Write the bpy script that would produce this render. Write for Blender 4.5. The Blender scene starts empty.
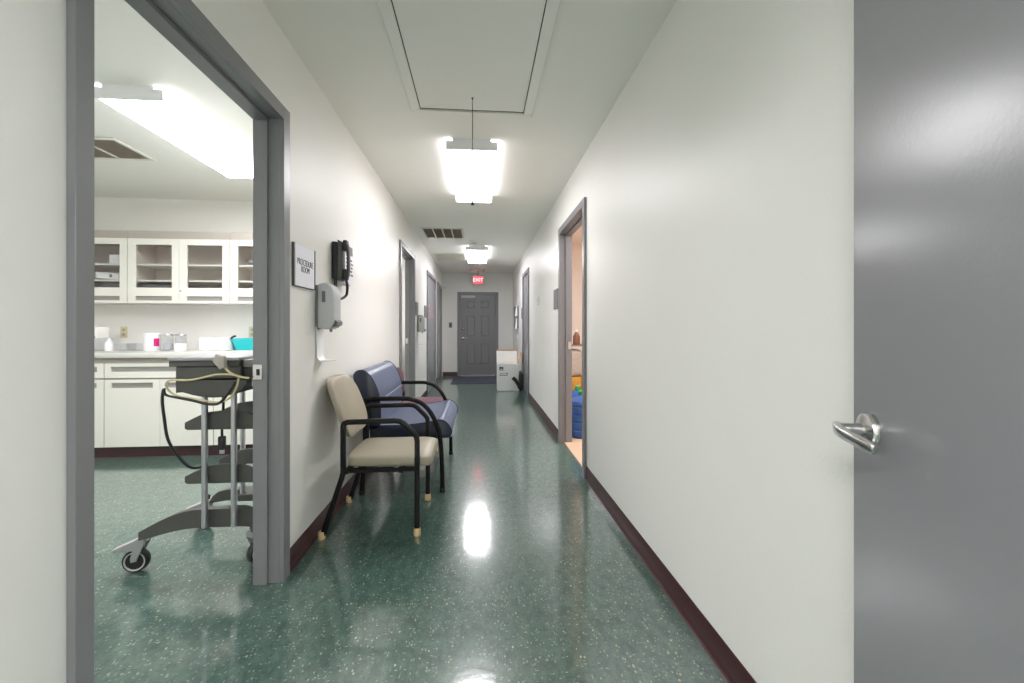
import bpy, bmesh, math, random
from mathutils import Vector, Matrix
random.seed(7)
SC = bpy.context.scene
COL = SC.collection
PI = math.pi

# ------------------------------------------------------------------ materials
def srgb(r, g, b):
    f = lambda c: (c/255/12.92) if c/255 <= .04045 else ((c/255+.055)/1.055)**2.4
    return (f(r), f(g), f(b), 1)

def mat(name, rgb, rough=.5, metal=0, var=.06, scale=14, bump=0, bscale=200, spec=.5, coat=0, coat_rough=.1):
    m = bpy.data.materials.new(name); m.use_nodes = True
    nt = m.node_tree; N = nt.nodes; L = nt.links
    b = N['Principled BSDF']
    b.inputs['Roughness'].default_value = rough
    b.inputs['Metallic'].default_value = metal
    b.inputs['Specular IOR Level'].default_value = spec
    b.inputs['Coat Weight'].default_value = coat
    b.inputs['Coat Roughness'].default_value = coat_rough
    tc = N.new('ShaderNodeTexCoord')
    nz = N.new('ShaderNodeTexNoise'); nz.inputs['Scale'].default_value = scale; nz.inputs['Detail'].default_value = 3
    L.new(tc.outputs['Object'], nz.inputs['Vector'])
    c = srgb(*rgb)
    mx = N.new('ShaderNodeMix'); mx.data_type = 'RGBA'
    mx.inputs['A'].default_value = tuple(min(1, x*(1-var)) for x in c[:3])+(1,)
    mx.inputs['B'].default_value = tuple(min(1, x*(1+var)) for x in c[:3])+(1,)
    L.new(nz.outputs['Fac'], mx.inputs['Factor'])
    L.new(mx.outputs['Result'], b.inputs['Base Color'])
    if bump:
        n2 = N.new('ShaderNodeTexNoise'); n2.inputs['Scale'].default_value = bscale; n2.inputs['Detail'].default_value = 2
        L.new(tc.outputs['Object'], n2.inputs['Vector'])
        bp = N.new('ShaderNodeBump'); bp.inputs['Strength'].default_value = bump; bp.inputs['Distance'].default_value = .002
        L.new(n2.outputs['Fac'], bp.inputs['Height']); L.new(bp.outputs['Normal'], b.inputs['Normal'])
    return m

def emit(name, rgb, strength):
    m = bpy.data.materials.new(name); m.use_nodes = True
    nt = m.node_tree; b = nt.nodes['Principled BSDF']
    b.inputs['Base Color'].default_value = srgb(*rgb)
    b.inputs['Emission Color'].default_value = srgb(*rgb)
    b.inputs['Emission Strength'].default_value = strength
    return m

def glassy(name, tint=(235, 240, 240), gloss=.12):
    m = bpy.data.materials.new(name); m.use_nodes = True
    nt = m.node_tree; N = nt.nodes; L = nt.links
    N.remove(N['Principled BSDF'])
    t = N.new('ShaderNodeBsdfTransparent'); t.inputs['Color'].default_value = srgb(*tint)
    g = N.new('ShaderNodeBsdfGlossy'); g.inputs['Roughness'].default_value = .03
    lw = N.new('ShaderNodeFresnel'); lw.inputs['IOR'].default_value = 1.3 + gloss
    mx = N.new('ShaderNodeMixShader')
    ge = N.new('ShaderNodeNewGeometry'); sub = N.new('ShaderNodeMath'); sub.operation = 'SUBTRACT'; sub.inputs[0].default_value = 1
    L.new(ge.outputs['Backfacing'], sub.inputs[1]); mu = N.new('ShaderNodeMath'); mu.operation = 'MULTIPLY'
    L.new(lw.outputs['Fac'], mu.inputs[0]); L.new(sub.outputs[0], mu.inputs[1])
    L.new(mu.outputs[0], mx.inputs['Fac']); L.new(t.outputs[0], mx.inputs[1]); L.new(g.outputs[0], mx.inputs[2])
    L.new(mx.outputs[0], N['Material Output'].inputs['Surface'])
    return m

def vct():
    """green vinyl composition tile with pale chips, waxed"""
    m = bpy.data.materials.new('green_vinyl_tile'); m.use_nodes = True
    nt = m.node_tree; N = nt.nodes; L = nt.links; b = N['Principled BSDF']
    tc = N.new('ShaderNodeTexCoord'); P = tc.outputs['Object']
    def mapping(sx, sy, rot=0, loc=(0, 0, 0)):
        q = N.new('ShaderNodeMapping'); q.inputs['Scale'].default_value = (sx, sy, 1); q.inputs['Rotation'].default_value = (0, 0, rot); q.inputs['Location'].default_value = loc
        L.new(P, q.inputs['Vector']); return q.outputs['Vector']
    def math_(op, a, bb=None):
        q = N.new('ShaderNodeMath'); q.operation = op
        for i, v in enumerate((a, bb)):
            if v is None: continue
            if isinstance(v, (int, float)): q.inputs[i].default_value = v
            else: L.new(v, q.inputs[i])
        return q.outputs[0]
    def mixc(fac, a, bb):
        q = N.new('ShaderNodeMix'); q.data_type = 'RGBA'
        for k, v in (('Factor', fac), ('A', a), ('B', bb)):
            if isinstance(v, tuple): q.inputs[k].default_value = v
            elif isinstance(v, (int, float)): q.inputs[k].default_value = v
            else: L.new(v, q.inputs[k])
        return q.outputs['Result']
    n1 = N.new('ShaderNodeTexNoise'); n1.inputs['Scale'].default_value = 26; n1.inputs['Detail'].default_value = 6; n1.inputs['Roughness'].default_value = .7
    L.new(mapping(1, .55), n1.inputs['Vector'])
    r1 = N.new('ShaderNodeValToRGB'); L.new(n1.outputs['Fac'], r1.inputs['Fac'])
    r1.color_ramp.elements[0].position = .32; r1.color_ramp.elements[0].color = srgb(*FLOOR_A)
    r1.color_ramp.elements[1].position = .68; r1.color_ramp.elements[1].color = srgb(*FLOOR_B)
    col = r1.outputs['Color']
    n2 = N.new('ShaderNodeTexNoise'); n2.inputs['Scale'].default_value = 160; n2.inputs['Detail'].default_value = 3
    L.new(mapping(1, .5), n2.inputs['Vector'])
    dark = math_('MULTIPLY', math_('LESS_THAN', n2.outputs['Fac'], .40), .55)
    col = mixc(dark, col, srgb(24, 48, 42))
    # chips of two sizes and two directions
    for (sx, sy, rot, loc, thr, rad, c) in ((150, 62, .15, (0, 0, 0), .935, .32, (190, 198, 178)), (62, 150, -.1, (3, 7, 0), .945, .30, (180, 194, 178)),
                                            (95, 60, .8, (9, 2, 0), .98, .34, (214, 206, 168)), (60, 90, .3, (5, 1, 0), .90, .3, (112, 146, 132))):
        v = N.new('ShaderNodeTexVoronoi'); v.inputs['Scale'].default_value = 1; v.voronoi_dimensions = '2D'
        L.new(mapping(sx, sy, rot, loc), v.inputs['Vector'])
        sep = N.new('ShaderNodeSeparateColor'); L.new(v.outputs['Color'], sep.inputs['Color'])
        hit = math_('MULTIPLY', math_('GREATER_THAN', sep.outputs['Red'], thr), math_('LESS_THAN', v.outputs['Distance'], rad))
        amt = math_('MULTIPLY', hit, math_('ADD', math_('MULTIPLY', sep.outputs['Green'], .6), .12))
        col = mixc(amt, col, srgb(*c))
    # 12-inch joints
    br = N.new('ShaderNodeTexBrick'); br.offset = 0; br.inputs['Scale'].default_value = 1
    br.inputs['Brick Width'].default_value = .305; br.inputs['Row Height'].default_value = .305; br.inputs['Mortar Size'].default_value = .0012
    L.new(mapping(1, 1, 0, (.07, .12, 0)), br.inputs['Vector'])
    col = mixc(math_('MULTIPLY', br.outputs['Fac'], .35), col, srgb(22, 40, 36))
    L.new(col, b.inputs['Base Color'])
    b.inputs['Roughness'].default_value = .28
    b.inputs['Specular IOR Level'].default_value = .5
    b.inputs['Coat Weight'].default_value = 1; b.inputs['Coat IOR'].default_value = 1.85
    n3 = N.new('ShaderNodeTexNoise'); n3.inputs['Scale'].default_value = 5; n3.inputs['Detail'].default_value = 3
    L.new(P, n3.inputs['Vector'])
    mr = N.new('ShaderNodeMapRange'); mr.inputs['To Min'].default_value = .07; mr.inputs['To Max'].default_value = .14
    L.new(n3.outputs['Fac'], mr.inputs['Value']); L.new(mr.outputs['Result'], b.inputs['Coat Roughness'])
    n4 = N.new('ShaderNodeTexNoise'); n4.inputs['Scale'].default_value = 16; n4.inputs['Detail'].default_value = 2
    L.new(P, n4.inputs['Vector'])
    bp = N.new('ShaderNodeBump'); bp.inputs['Strength'].default_value = .06; bp.inputs['Distance'].default_value = .01
    L.new(n4.outputs['Fac'], bp.inputs['Height']); L.new(bp.outputs['Normal'], b.inputs['Coat Normal'])
    return m

FLOOR_A = (46, 72, 64); FLOOR_B = (86, 113, 103)
LAMP = 9.0
M = dict(
    floor=vct(),
    wall=mat('wall_paint', (235, 234, 230), .42, var=.012, scale=3, bump=.22, bscale=130, spec=.35),
    ceil=mat('ceiling_paint', (240, 240, 234), .7, var=.012, scale=3, bump=.15, bscale=90),
    warmwall=mat('warm_wall_paint', (236, 227, 219), .6, var=.012, scale=3),
    tan=mat('tan_floor', (205, 176, 148), .4, var=.08),
    base=mat('burgundy_cove_base', (62, 32, 35), .33, var=.08, spec=.5),
    metal=mat('gray_door_paint', (128, 128, 131), .33, var=.03, scale=5, bump=.06, bscale=120),
    leaf=mat('gray_leaf_paint', (142, 142, 147), .24, var=.02, scale=4, bump=.10, bscale=110),
    enddoor=mat('dark_gray_door_paint', (128, 128, 130), .4, var=.03, scale=5),
    chrome=mat('satin_chrome', (205, 203, 202), .24, metal=1, var=.04),
    alum=mat('aluminium', (196, 196, 200), .3, metal=1, var=.04),
    black=mat('black_frame_paint', (12, 11, 12), .42, var=.1, spec=.3),
    blackp=mat('black_plastic', (30, 30, 32), .4, var=.1),
    darkgray=mat('charcoal_plastic', (76, 76, 72), .5, var=.06, bump=.1, bscale=300),
    midgray=mat('mid_gray_plastic', (120, 121, 120), .45, var=.05),
    lightgray=mat('light_gray_plastic', (190, 191, 193), .4, var=.03),
    beige=mat('beige_vinyl', (165, 157, 138), .36, var=.05, scale=9, bump=.12, bscale=260),
    foot=mat('tan_rubber', (214, 184, 140), .55, var=.06),
    blue=mat('blue_vinyl', (88, 97, 122), .3, var=.06, scale=7, bump=.12, bscale=200),
    navy=mat('navy_vinyl', (27, 37, 56), .35, var=.08, scale=7, bump=.12, bscale=200),
    burg=mat('burgundy_vinyl', (106, 60, 74), .3, var=.07, scale=7, bump=.12, bscale=200),
    cream=mat('cream_laminate', (221, 220, 211), .4, var=.015, scale=4),
    creamdark=mat('beige_and_shade_laminate', (172, 165, 156), .5, var=.02),  # beige parts; on base cabinet bodies it also carries painted shade
    cabin=mat('cabinet_interior', (222, 214, 208), .6, var=.03),
    pull=mat('gray_pull', (150, 148, 143), .4, metal=.3, var=.03),
    counter=mat('counter_laminate', (200, 200, 194), .35, var=.03, scale=40),
    white=mat('white_plastic', (236, 237, 238), .35, var=.015),
    paper=mat('white_paper', (238, 238, 246), .6, var=.01),
    card=mat('white_cardboard', (238, 238, 235), .6, var=.03),
    kraft=mat('brown_cardboard', (190, 150, 112), .7, var=.06),
    teal=mat('teal_plastic', (30, 178, 186), .4, var=.04),
    pink=mat('magenta_label', (214, 30, 120), .5, var=.05),
    bluep=mat('blue_print', (92, 84, 150), .5, var=.1),
    almond=mat('almond_plastic', (214, 203, 170), .4, var=.03),
    jug=mat('blue_jug_plastic', (52, 92, 160), .2, var=.4, scale=16),
    green=mat('green_cap', (40, 160, 90), .4, var=.05),
    brown=mat('brown_print', (120, 76, 52), .5, var=.3, scale=40),
    ochre=mat('ochre_print', (190, 140, 52), .5, var=.4, scale=40),
    graybox=mat('gray_sack', (168, 158, 148), .7, var=.25, scale=30),
    mat=mat('door_mat_fibre', (66, 70, 84), .95, var=.75, scale=9, bump=.5, bscale=400),
    ink=mat('black_ink', (58, 56, 66), .6, var=.1),
    plaque=mat('gray_plaque', (112, 112, 114), .4, var=.05),
    red=mat('red_ink', (228, 92, 84), .6, var=.05),
    castergray=mat('caster_gray_plastic', (158, 159, 160), .4, var=.04),
    vent=mat('vent_grille', (188, 180, 166), .6, var=.05),
    ventdark=mat('vent_duct', (150, 142, 130), .8, var=.1),
    trimw=mat('white_trim', (224, 223, 214), .5, var=.01),
    gap=mat('dark_gap', (40, 38, 34), .9, var=.05),
    corda=mat('cream_cord', (206, 194, 150), .5, var=.05),
    lamp=emit('lamp_diffuser', (252, 249, 252), 19),
    lamphall=emit('hall_lamp_diffuser', (252, 250, 253), 7.6),
    lampside=emit('lamp_diffuser_side', (252, 249, 252), 2.3),
    lampfar=emit('far_hall_lamp_diffuser', (252, 250, 253), 11.5),
    lampwarm=emit('warm_lamp_diffuser', (252, 249, 250), 20),
    lobbyfill=emit('lobby_fill_diffuser', (252, 250, 252), 24),
    exitred=emit('exit_red', (255, 60, 72), 1.0),
    exitwhite=emit('exit_pale', (255, 190, 190), .8),
    glass=glassy('cabinet_glass', (246, 246, 246)),
    clear=glassy('clear_plastic', (251, 252, 253), .25),
)

# ------------------------------------------------------------------ mesh builder
class MB:
    def __init__(s): s.bm = bmesh.new()
    def _merge(s, other):
        me = bpy.data.meshes.new('tmp'); other.to_mesh(me); other.free(); s.bm.from_mesh(me); bpy.data.meshes.remove(me); return s
    def box(s, x0, x1, y0, y1, z0, z1, r=0, seg=2):
        o = bmesh.new(); bmesh.ops.create_cube(o, size=1)
        for v in o.verts:
            v.co = Vector(((x0+x1)/2+v.co.x*abs(x1-x0), (y0+y1)/2+v.co.y*abs(y1-y0), (z0+z1)/2+v.co.z*abs(z1-z0)))
        if r: bmesh.ops.bevel(o, geom=o.edges[:], offset=r, segments=seg, affect='EDGES', profile=.5)
        return s._merge(o)
    def tube(s, pts, r, seg=10, prof=None, closed=False):
        """sweep a round (or given 2D) profile along a polyline"""
        pts = [Vector(p) for p in pts]; n = len(pts); bm = s.bm; rings = []
        prof = prof or [(math.cos(2*PI*k/seg), math.sin(2*PI*k/seg)) for k in range(seg)]
        rad = r if isinstance(r, (list, tuple)) else [r]*n
        T = []
        for i in range(n):
            a = pts[max(i-1, 0)]; b = pts[min(i+1, n-1)]
            d = (pts[i]-a).normalized()+(b-pts[i]).normalized() if 0 < i < n-1 else (b-a)
            T.append(d.normalized())
        ref = Vector((0, 1, 0)) if abs(T[0].y) < .9 else Vector((0, 0, 1))
        u = (ref-T[0]*ref.dot(T[0])).normalized()
        for i in range(n):
            u = (u-T[i]*u.dot(T[i])).normalized(); w = T[i].cross(u)
            sc = 1.0
            if 0 < i < n-1:
                c = T[i].dot((pts[i]-pts[i-1]).normalized()); sc = min(1/max(c, .3), 1.6)
            rings.append([bm.verts.new(pts[i]+(u*a+w*b*sc)*rad[i]) for a, b in prof])
        m = len(prof)
        for i in range(n-1):
            for k in range(m):
                bm.faces.new((rings[i][k], rings[i][(k+1) % m], rings[i+1][(k+1) % m], rings[i+1][k]))
        bm.faces.new(rings[0][::-1]); bm.faces.new(rings[-1])
        return s
    def lathe(s, prof, c=(0, 0, 0), axis=(0, 0, 1), seg=28):
        """prof: (radius, height) list, spun about axis through c"""
        q = Vector((0, 0, 1)).rotation_difference(Vector(axis).normalized()); c = Vector(c); bm = s.bm; rings = []
        for r, h in prof:
            if r < 1e-6: rings.append([bm.verts.new(c+q @ Vector((0, 0, h)))])
            else: rings.append([bm.verts.new(c+q @ Vector((r*math.cos(2*PI*k/seg), r*math.sin(2*PI*k/seg), h))) for k in range(seg)])
        for a, b in zip(rings, rings[1:]):
            for k in range(seg):
                k2 = (k+1) % seg
                if len(a) == 1 and len(b) == 1: continue
                if len(a) == 1: bm.faces.new((a[0], b[k], b[k2]))
                elif len(b) == 1: bm.faces.new((a[k], a[k2], b[0]))
                else: bm.faces.new((a[k], a[k2], b[k2], b[k]))
        for rr in (() if prof[0] == prof[-1] else (rings[0], rings[-1])):
            if len(rr) > 1:
                try: bm.faces.new(rr)
                except ValueError: pass
        return s
    def prism(s, poly, axis, a, b, r=0, seg=2):
        """extrude a 2D polygon; axis 'x': poly=(y,z); 'y': poly=(x,z); 'z': poly=(x,y)"""
        o = bmesh.new()
        f = {'x': lambda p, t: (t, p[0], p[1]), 'y': lambda p, t: (p[0], t, p[1]), 'z': lambda p, t: (p[0], p[1], t)}[axis]
        A = [o.verts.new(f(p, a)) for p in poly]; B = [o.verts.new(f(p, b)) for p in poly]; n = len(poly)
        for k in range(n): o.faces.new((A[k], A[(k+1) % n], B[(k+1) % n], B[k]))
        o.faces.new(A[::-1]); o.faces.new(B)
        bmesh.ops.recalc_face_normals(o, faces=o.faces[:])
        if r:
            ed = [e for e in o.edges if (e.verts[0] in A) == (e.verts[1] in A)]
            bmesh.ops.bevel(o, geom=ed, offset=r, segments=seg, affect='EDGES', profile=.5)
        return s._merge(o)
    def superq(s, a, b, c, e1, e2, warp=None, nu=56, nv=22):
        """rounded cushion: superellipsoid thin in z"""
        bm = s.bm; rings = []
        sp = lambda t, e: math.copysign(abs(t)**e, t)
        for i in range(nv+1):
            v = -PI/2+PI*i/nv; ring = []
            for k in range(nu):
                u = 2*PI*k/nu
                p = Vector((a*sp(math.cos(v), e1)*sp(math.cos(u), e2), b*sp(math.cos(v), e1)*sp(math.sin(u), e2), c*sp(math.sin(v), e1)))
                ring.append(p)
            rings.append(ring)
        W = warp or (lambda p: p); V = []
        for i, ring in enumerate(rings):
            if i in (0, nv): V.append([bm.verts.new(W(Vector((0, 0, ring[0].z))))])
            else: V.append([bm.verts.new(W(p)) for p in ring])
        for A, B in zip(V, V[1:]):
            for k in range(nu):
                k2 = (k+1) % nu
                if len(A) == 1: bm.faces.new((A[0], B[k], B[k2]))
                elif len(B) == 1: bm.faces.new((A[k], A[k2], B[0]))
                else: bm.faces.new((A[k], A[k2], B[k2], B[k]))
        return s
    def xf(s, mtx):
        bmesh.ops.transform(s.bm, matrix=mtx, verts=s.bm.verts[:]); return s
    def build(s, name, m, parent=None, origin=None, angle=38):
        bm = s.bm
        bmesh.ops.recalc_face_normals(bm, faces=bm.faces[:])
        if parent is None and origin is None:
            xs = [v.co for v in bm.verts]
            origin = Vector(((min(v.x for v in xs)+max(v.x for v in xs))/2, (min(v.y for v in xs)+max(v.y for v in xs))/2, min(v.z for v in xs)))
        if parent is None and origin is not None:
            for v in bm.verts: v.co -= Vector(origin)
        for f in bm.faces: f.smooth = True
        for e in bm.edges:
            if len(e.link_faces) == 2: e.smooth = e.calc_face_angle(0) < math.radians(angle)
        me = bpy.data.meshes.new(name); bm.to_mesh(me); bm.free()
        for mm in (m if isinstance(m, (list, tuple)) else [m]): me.materials.append(mm)
        o = bpy.data.objects.new(name, me); COL.objects.link(o)
        if parent is not None: o.parent = parent
        elif origin is not None: o.location = origin
        return o

def tag(o, label, cat=None, group=None, kind=None):
    o['label'] = label
    if cat: o['category'] = cat
    if group: o['group'] = group
    if kind: o['kind'] = kind
    return o
def thing(name, label, cat, loc=(0, 0, 0), rz=0, group=None, kind=None):
    o = bpy.data.objects.new(name, None); o.empty_display_size = .1; COL.objects.link(o)
    o.location = loc; o.rotation_euler = (0, 0, rz)
    return tag(o, label, cat, group, kind)
def struct(name, mb, m, label, cat):
    o = mb.build(name, m, None, origin=(0, 0, 0)); return tag(o, label, cat, None, 'structure')
def text_mesh(name, lines, size, m, parent, mtx, spacing=1.0, bold=0.0):
    cu = bpy.data.curves.new(name, 'FONT'); cu.body = lines; cu.size = size; cu.align_x = 'CENTER'; cu.align_y = 'CENTER'
    cu.extrude = .0006; cu.space_line = spacing; cu.offset = bold
    t = bpy.data.objects.new('tmp_text', cu); COL.objects.link(t)
    dg = bpy.context.evaluated_depsgraph_get(); dg.update()
    me = bpy.data.meshes.new_from_object(t.evaluated_get(dg)); me.name = name
    bpy.data.objects.remove(t); bpy.data.curves.remove(cu)
    me.materials.clear(); me.materials.append(m); me.transform(mtx)
    o = bpy.data.objects.new(name, me); COL.objects.link(o); o.parent = parent
    return o
def smooth_path(pts, n=6):
    P = [Vector(p) for p in pts]; P = [P[0]*2-P[1]]+P+[P[-1]*2-P[-2]]; out = []
    for i in range(1, len(P)-2):
        for k in range(n):
            t = k/n
            out.append(.5*((2*P[i])+(-P[i-1]+P[i+1])*t+(2*P[i-1]-5*P[i]+4*P[i+1]-P[i+2])*t*t+(-P[i-1]+3*P[i]-3*P[i+1]+P[i+2])*t**3))
    out.append(P[-2]); return out
def rot_to(xa, ya, za, loc):
    return Matrix(((xa[0], ya[0], za[0], loc[0]), (xa[1], ya[1], za[1], loc[1]), (xa[2], ya[2], za[2], loc[2]), (0, 0, 0, 1)))

# ------------------------------------------------------------------ dimensions (metres; hall runs along +Y)
XL, XR, H, HR = -.943, .857, 2.63, 2.60
WT = .092                       # wall thickness
YE = 10.5                       # end wall
YP = 4.70                       # back wall of the procedure room
FH = 2.255                      # outer height of door frames
FW = .062
D_L = [(1.015, 2.082), (4.93, 6.02), (7.45, 8.85), (9.30, 10.28)]
D_R = [(3.225, 4.31), (7.0, 7.98)]

def wall_y(mb, x0, x1, y0, y1, h, openings):
    y = y0
    for a, b in openings:
        mb.box(x0, x1, y, a, 0, h); mb.box(x0, x1, a, b, FH-.012, h); y = b
    mb.box(x0, x1, y, y1, 0, h)
    return mb
sh = .012
struct('floor', MB().box(-4.8, 4.2, -3.0, YE+.1, -.1, 0), M['floor'], 'green speckled waxed vinyl tile floor of hall and procedure room', 'floor')
struct('wall_left', wall_y(MB(), XL-WT, XL, -.12, YE, H, [(a+sh, b-sh) for a, b in D_L]), M['wall'], 'white left hall wall with phone and sanitizer', 'wall')
struct('wall_right', wall_y(MB(), XR, XR+WT, -.12, YE, H, [(a+sh, b-sh) for a, b in D_R]), M['wall'], 'plain white right hall wall', 'wall')
w = MB(); w.box(XL-WT, -.56, YE, YE+.1, 0, H); w.box(.47, XR+WT, YE, YE+.1, 0, H); w.box(-.56, .47, YE, YE+.1, 2.14, H)
struct('wall_end', w, M['wall'], 'white wall at far end of hall around gray door', 'wall')
w = MB(); w.box(-4.8, -.93, -.24, -.12, 0, H); w.box(.51, 4.2, -.24, -.12, 0, H); w.box(-.93, .51, -.24, -.12, 2.35, H)
struct('wall_near', w, M['wall'], 'white wall holding the doorway the view is from', 'wall')
struct('ceiling', MB().box(XL-WT, XR+WT, -.24, YE+.1, H, H+.1), M['ceil'], 'white hall ceiling with hatch, lights and vents', 'ceiling')
# procedure room
struct('wall_back', MB().box(-4.8, XL-WT, YP, YP+.1, 0, H), M['wall'], 'white back wall of procedure room above the counter', 'wall')
struct('wall_far_left', MB().box(-4.9, -4.8, -.12, 7.4, 0, H), M['wall'], 'outer left wall of the side rooms', 'wall')
struct('ceiling', MB().box(-4.8, XL-WT-.001, -.12, YP, HR, HR+.1), M['ceil'], 'white procedure room ceiling with fluorescent light', 'ceiling')
# the room behind the second doorway
struct('wall_side', MB().box(-4.8, XL-WT, 7.3, 7.4, 0, H), M['wall'], 'white wall inside the second left room', 'wall')
struct('ceiling', MB().box(-4.8, XL-WT-.001, YP+.1, 7.3, HR, HR+.1), M['ceil'], 'ceiling of the second left room', 'ceiling')
# the room on the right
w = MB(); w.box(XR+WT, 4.2, 6.6, 6.7, 0, H); w.box(XR+WT, 4.2, 1.8, 1.9, 0, H); w.box(4.2, 4.3, 1.8, 6.7, 0, H)
struct('wall_storage', w, M['warmwall'], 'warm beige walls of storage room through right doorway', 'wall')
struct('ceiling', MB().box(XR+WT+.001, 4.2, 1.9, 6.6, HR, HR+.1), M['warmwall'], 'ceiling of storage room on the right', 'ceiling')
struct('floor', MB().box(XR+.03, 4.2, 1.9, 6.6, .001, .012), M['tan'], 'tan floor of storage room with wooden threshold', 'floor')
# lobby behind the doorway
w = MB(); w.box(-2.6, -2.5, -3, -.24, 0, H); w.box(2.5, 2.6, -3, -.24, 0, H); w.box(-2.6, 2.6, -3.1, -3, 0, H)
struct('wall_lobby', w, M['wall'], 'lobby walls behind the viewer', 'wall')
struct('ceiling', MB().box(-2.6, 2.6, -3, -.24, H, H+.1), M['ceil'], 'lobby ceiling behind the viewer', 'ceiling')

# cove baseboards
def cove(mb, ax, side, pos, a, b, h=.104):
    """side: +1 when the room lies on the positive side of the wall face"""
    s = side
    prof = [(pos+.0005*s, 0), (pos+.018*s, 0), (pos+.018*s, .0015), (pos+.010*s, .006), (pos+.007*s, .013), (pos+.006*s, .03), (pos+.006*s, h-.003), (pos+.004*s, h), (pos+.0005*s, h)]
    return mb.prism(prof, ax, a, b)
b = MB()
for a, c in ((-.12, 1.012), (2.085, 4.927), (5.933, 7.447), (8.853, 9.297), (10.283, YE-.001)): cove(b, 'y', 1, XL, a, c)
struct('baseboard_left', b, M['base'], 'burgundy cove baseboard along left hall wall', 'baseboard')
b = MB()
for a, c in ((-.12, 3.222), (4.313, 6.997), (7.983, YE-.001)): cove(b, 'y', -1, XR, a, c)
struct('baseboard_right', b, M['base'], 'burgundy cove baseboard along right hall wall', 'baseboard')
b = MB(); cove(b, 'x', -1, YE, XL+.02, -.556); cove(b, 'x', -1, YE, .488, XR-.02)
struct('baseboard_end', b, M['base'], 'burgundy cove baseboard on far end wall', 'baseboard')

# ------------------------------------------------------------------ door frames along the hall
PR = .022
def frame_mb(side, y0, y1, near=FW):
    """steel frame with a stop, casing on both faces of the wall"""
    mb = MB(); xh = (XL+PR) if side < 0 else (XR-PR)
    d = -1 if side < 0 else 1          # away from the hall
    xb = xh+d*(WT+2*PR); xs = xh+d*.070; ft = .0145
    def bx(xa, xc, ya, yb, za, zb, r=.0012): mb.box(min(xa, xc), max(xa, xc), ya, yb, za, zb, r, 1)
    i0, i1, it = y0+near, y1-FW, FH-FW
    for (ya, yb) in ((y0, i0), (i1, y1)):
        bx(xh, xh+d*(PR-.001), ya, yb, 0, FH)          # face
        bx(xb, xb-d*(PR-.001), ya, yb, 0, FH)
    bx(xh, xh+d*(PR-.001), i0+.0002, i1-.0002, it, FH); bx(xb, xb-d*(PR-.001), i0+.0002, i1-.0002, it, FH)
    e = PR-.001; bx(xh+d*e, xb-d*e, i0-.04, i0, 0, it, 0); bx(xh+d*e, xb-d*e, i1, i1+.04, 0, it, 0); bx(xh+d*e, xb-d*e, i0, i1, it, it+.04, 0)
    bx(xs, xb-d*.002, i0-.001, i0+ft, 0, it); bx(xs, xb-d*.002, i1-ft, i1+.001, 0, it); bx(xs, xb-d*.002, i0, i1, it-ft, it+.001)
    return mb
def doorway(name, side, y0, y1, label, near=FW):
    r = thing(name, label, 'door', (0, 0, 0), 0, None, 'structure')
    frame_mb(side, y0, y1, near).build('frame', M['metal'], r)
    return r
d1 = doorway('door_1', -1, *D_L[0], 'gray steel frame of open procedure room doorway', .047)
pl = MB().box(-1.054, -1.012, 2.0020, 2.0055, .962, 1.034, .001, 1).build('strike_plate', M['chrome'], d1)
MB().box(-1.037, -1.022, 2.0012, 2.0022, .982, 1.012).build('latch_hole', M['gap'], pl)
d2 = doorway('door_2', -1, *D_L[1], 'gray steel frame of open second left doorway')
d3 = doorway('door_3', -1, *D_L[2], 'closed gray door with red sign on left wall')
d4 = doorway('door_4', -1, *D_L[3], 'gray steel door nearest end wall on left')
d6 = doorway('door_6', 1, *D_R[0], 'gray steel frame of open storage doorway on right')
d7 = doorway('door_7', 1, *D_R[1], 'gray steel door on right wall before end')

def lever(parent, loc, nrm, along, leafname='lever_handle'):
    """rose, neck and lever; nrm = out of the door, along = direction the lever runs"""
    n = Vector(nrm); a = Vector(along); L = Vector(loc)
    r = MB().lathe([(0, 0), (.034, 0), (.0345, .004), (.031, .011), (.020, .015), (0, .0155)], L, n, 36).build('rosette', M['chrome'], parent)
    h = MB(); h.lathe([(.0125, .012), (.0115, .03), (.0115, .058), (0, .062)], L, n, 24)
    P = [L+n*.050-a*.012, L+n*.056+a*.004, L+n*.058+a*.03, L+n*.054+a*.065, L+n*.048+a*.095, L+n*.044+a*.108]
    P = smooth_path(P, 5); m = len(P)
    rad = [.0125-.003*i/m if i > 1 else .009+.0025*i for i in range(m)]; rad[-1] *= .7
    pr = [(.62*math.copysign(abs(math.cos(2*PI*k/16))**.6, math.cos(2*PI*k/16)), 1.0*math.copysign(abs(math.sin(2*PI*k/16))**.6, math.sin(2*PI*k/16))) for k in range(16)]
    h.tube(P, rad, prof=pr)
    return h.build(leafname, M['chrome'], parent)
def plain_leaf(parent, side, y0, y1, ydir, hinge_hi=True):
    d = -1 if side < 0 else 1
    xf = (XL+PR-.022) if side < 0 else (XR-PR+.022)
    a, c = y0+FW+.003, y1-FW-.003
    lf = MB().box(min(xf, xf+d*.042), max(xf, xf+d*.042), a, c, .012, FH-FW-.004, .002, 1).build('leaf', M['leaf'], parent)
    if ydir:
        yk = a+.07 if ydir > 0 else c-.07
        lever(lf, (xf, yk, 1.02), (-d, 0, 0), (0, ydir, 0))
        for z in (.25, 1.15, 1.95):
            yh = c if ydir > 0 else a
            MB().lathe([(.008, -.055), (.008, .055)], (xf-d*.008, yh+.002, z), (0, 0, 1), 10).build('hinge', M['chrome'], lf)
    return lf, xf
lf3, x3 = plain_leaf(d3, -1, *D_L[2], 1)
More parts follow.
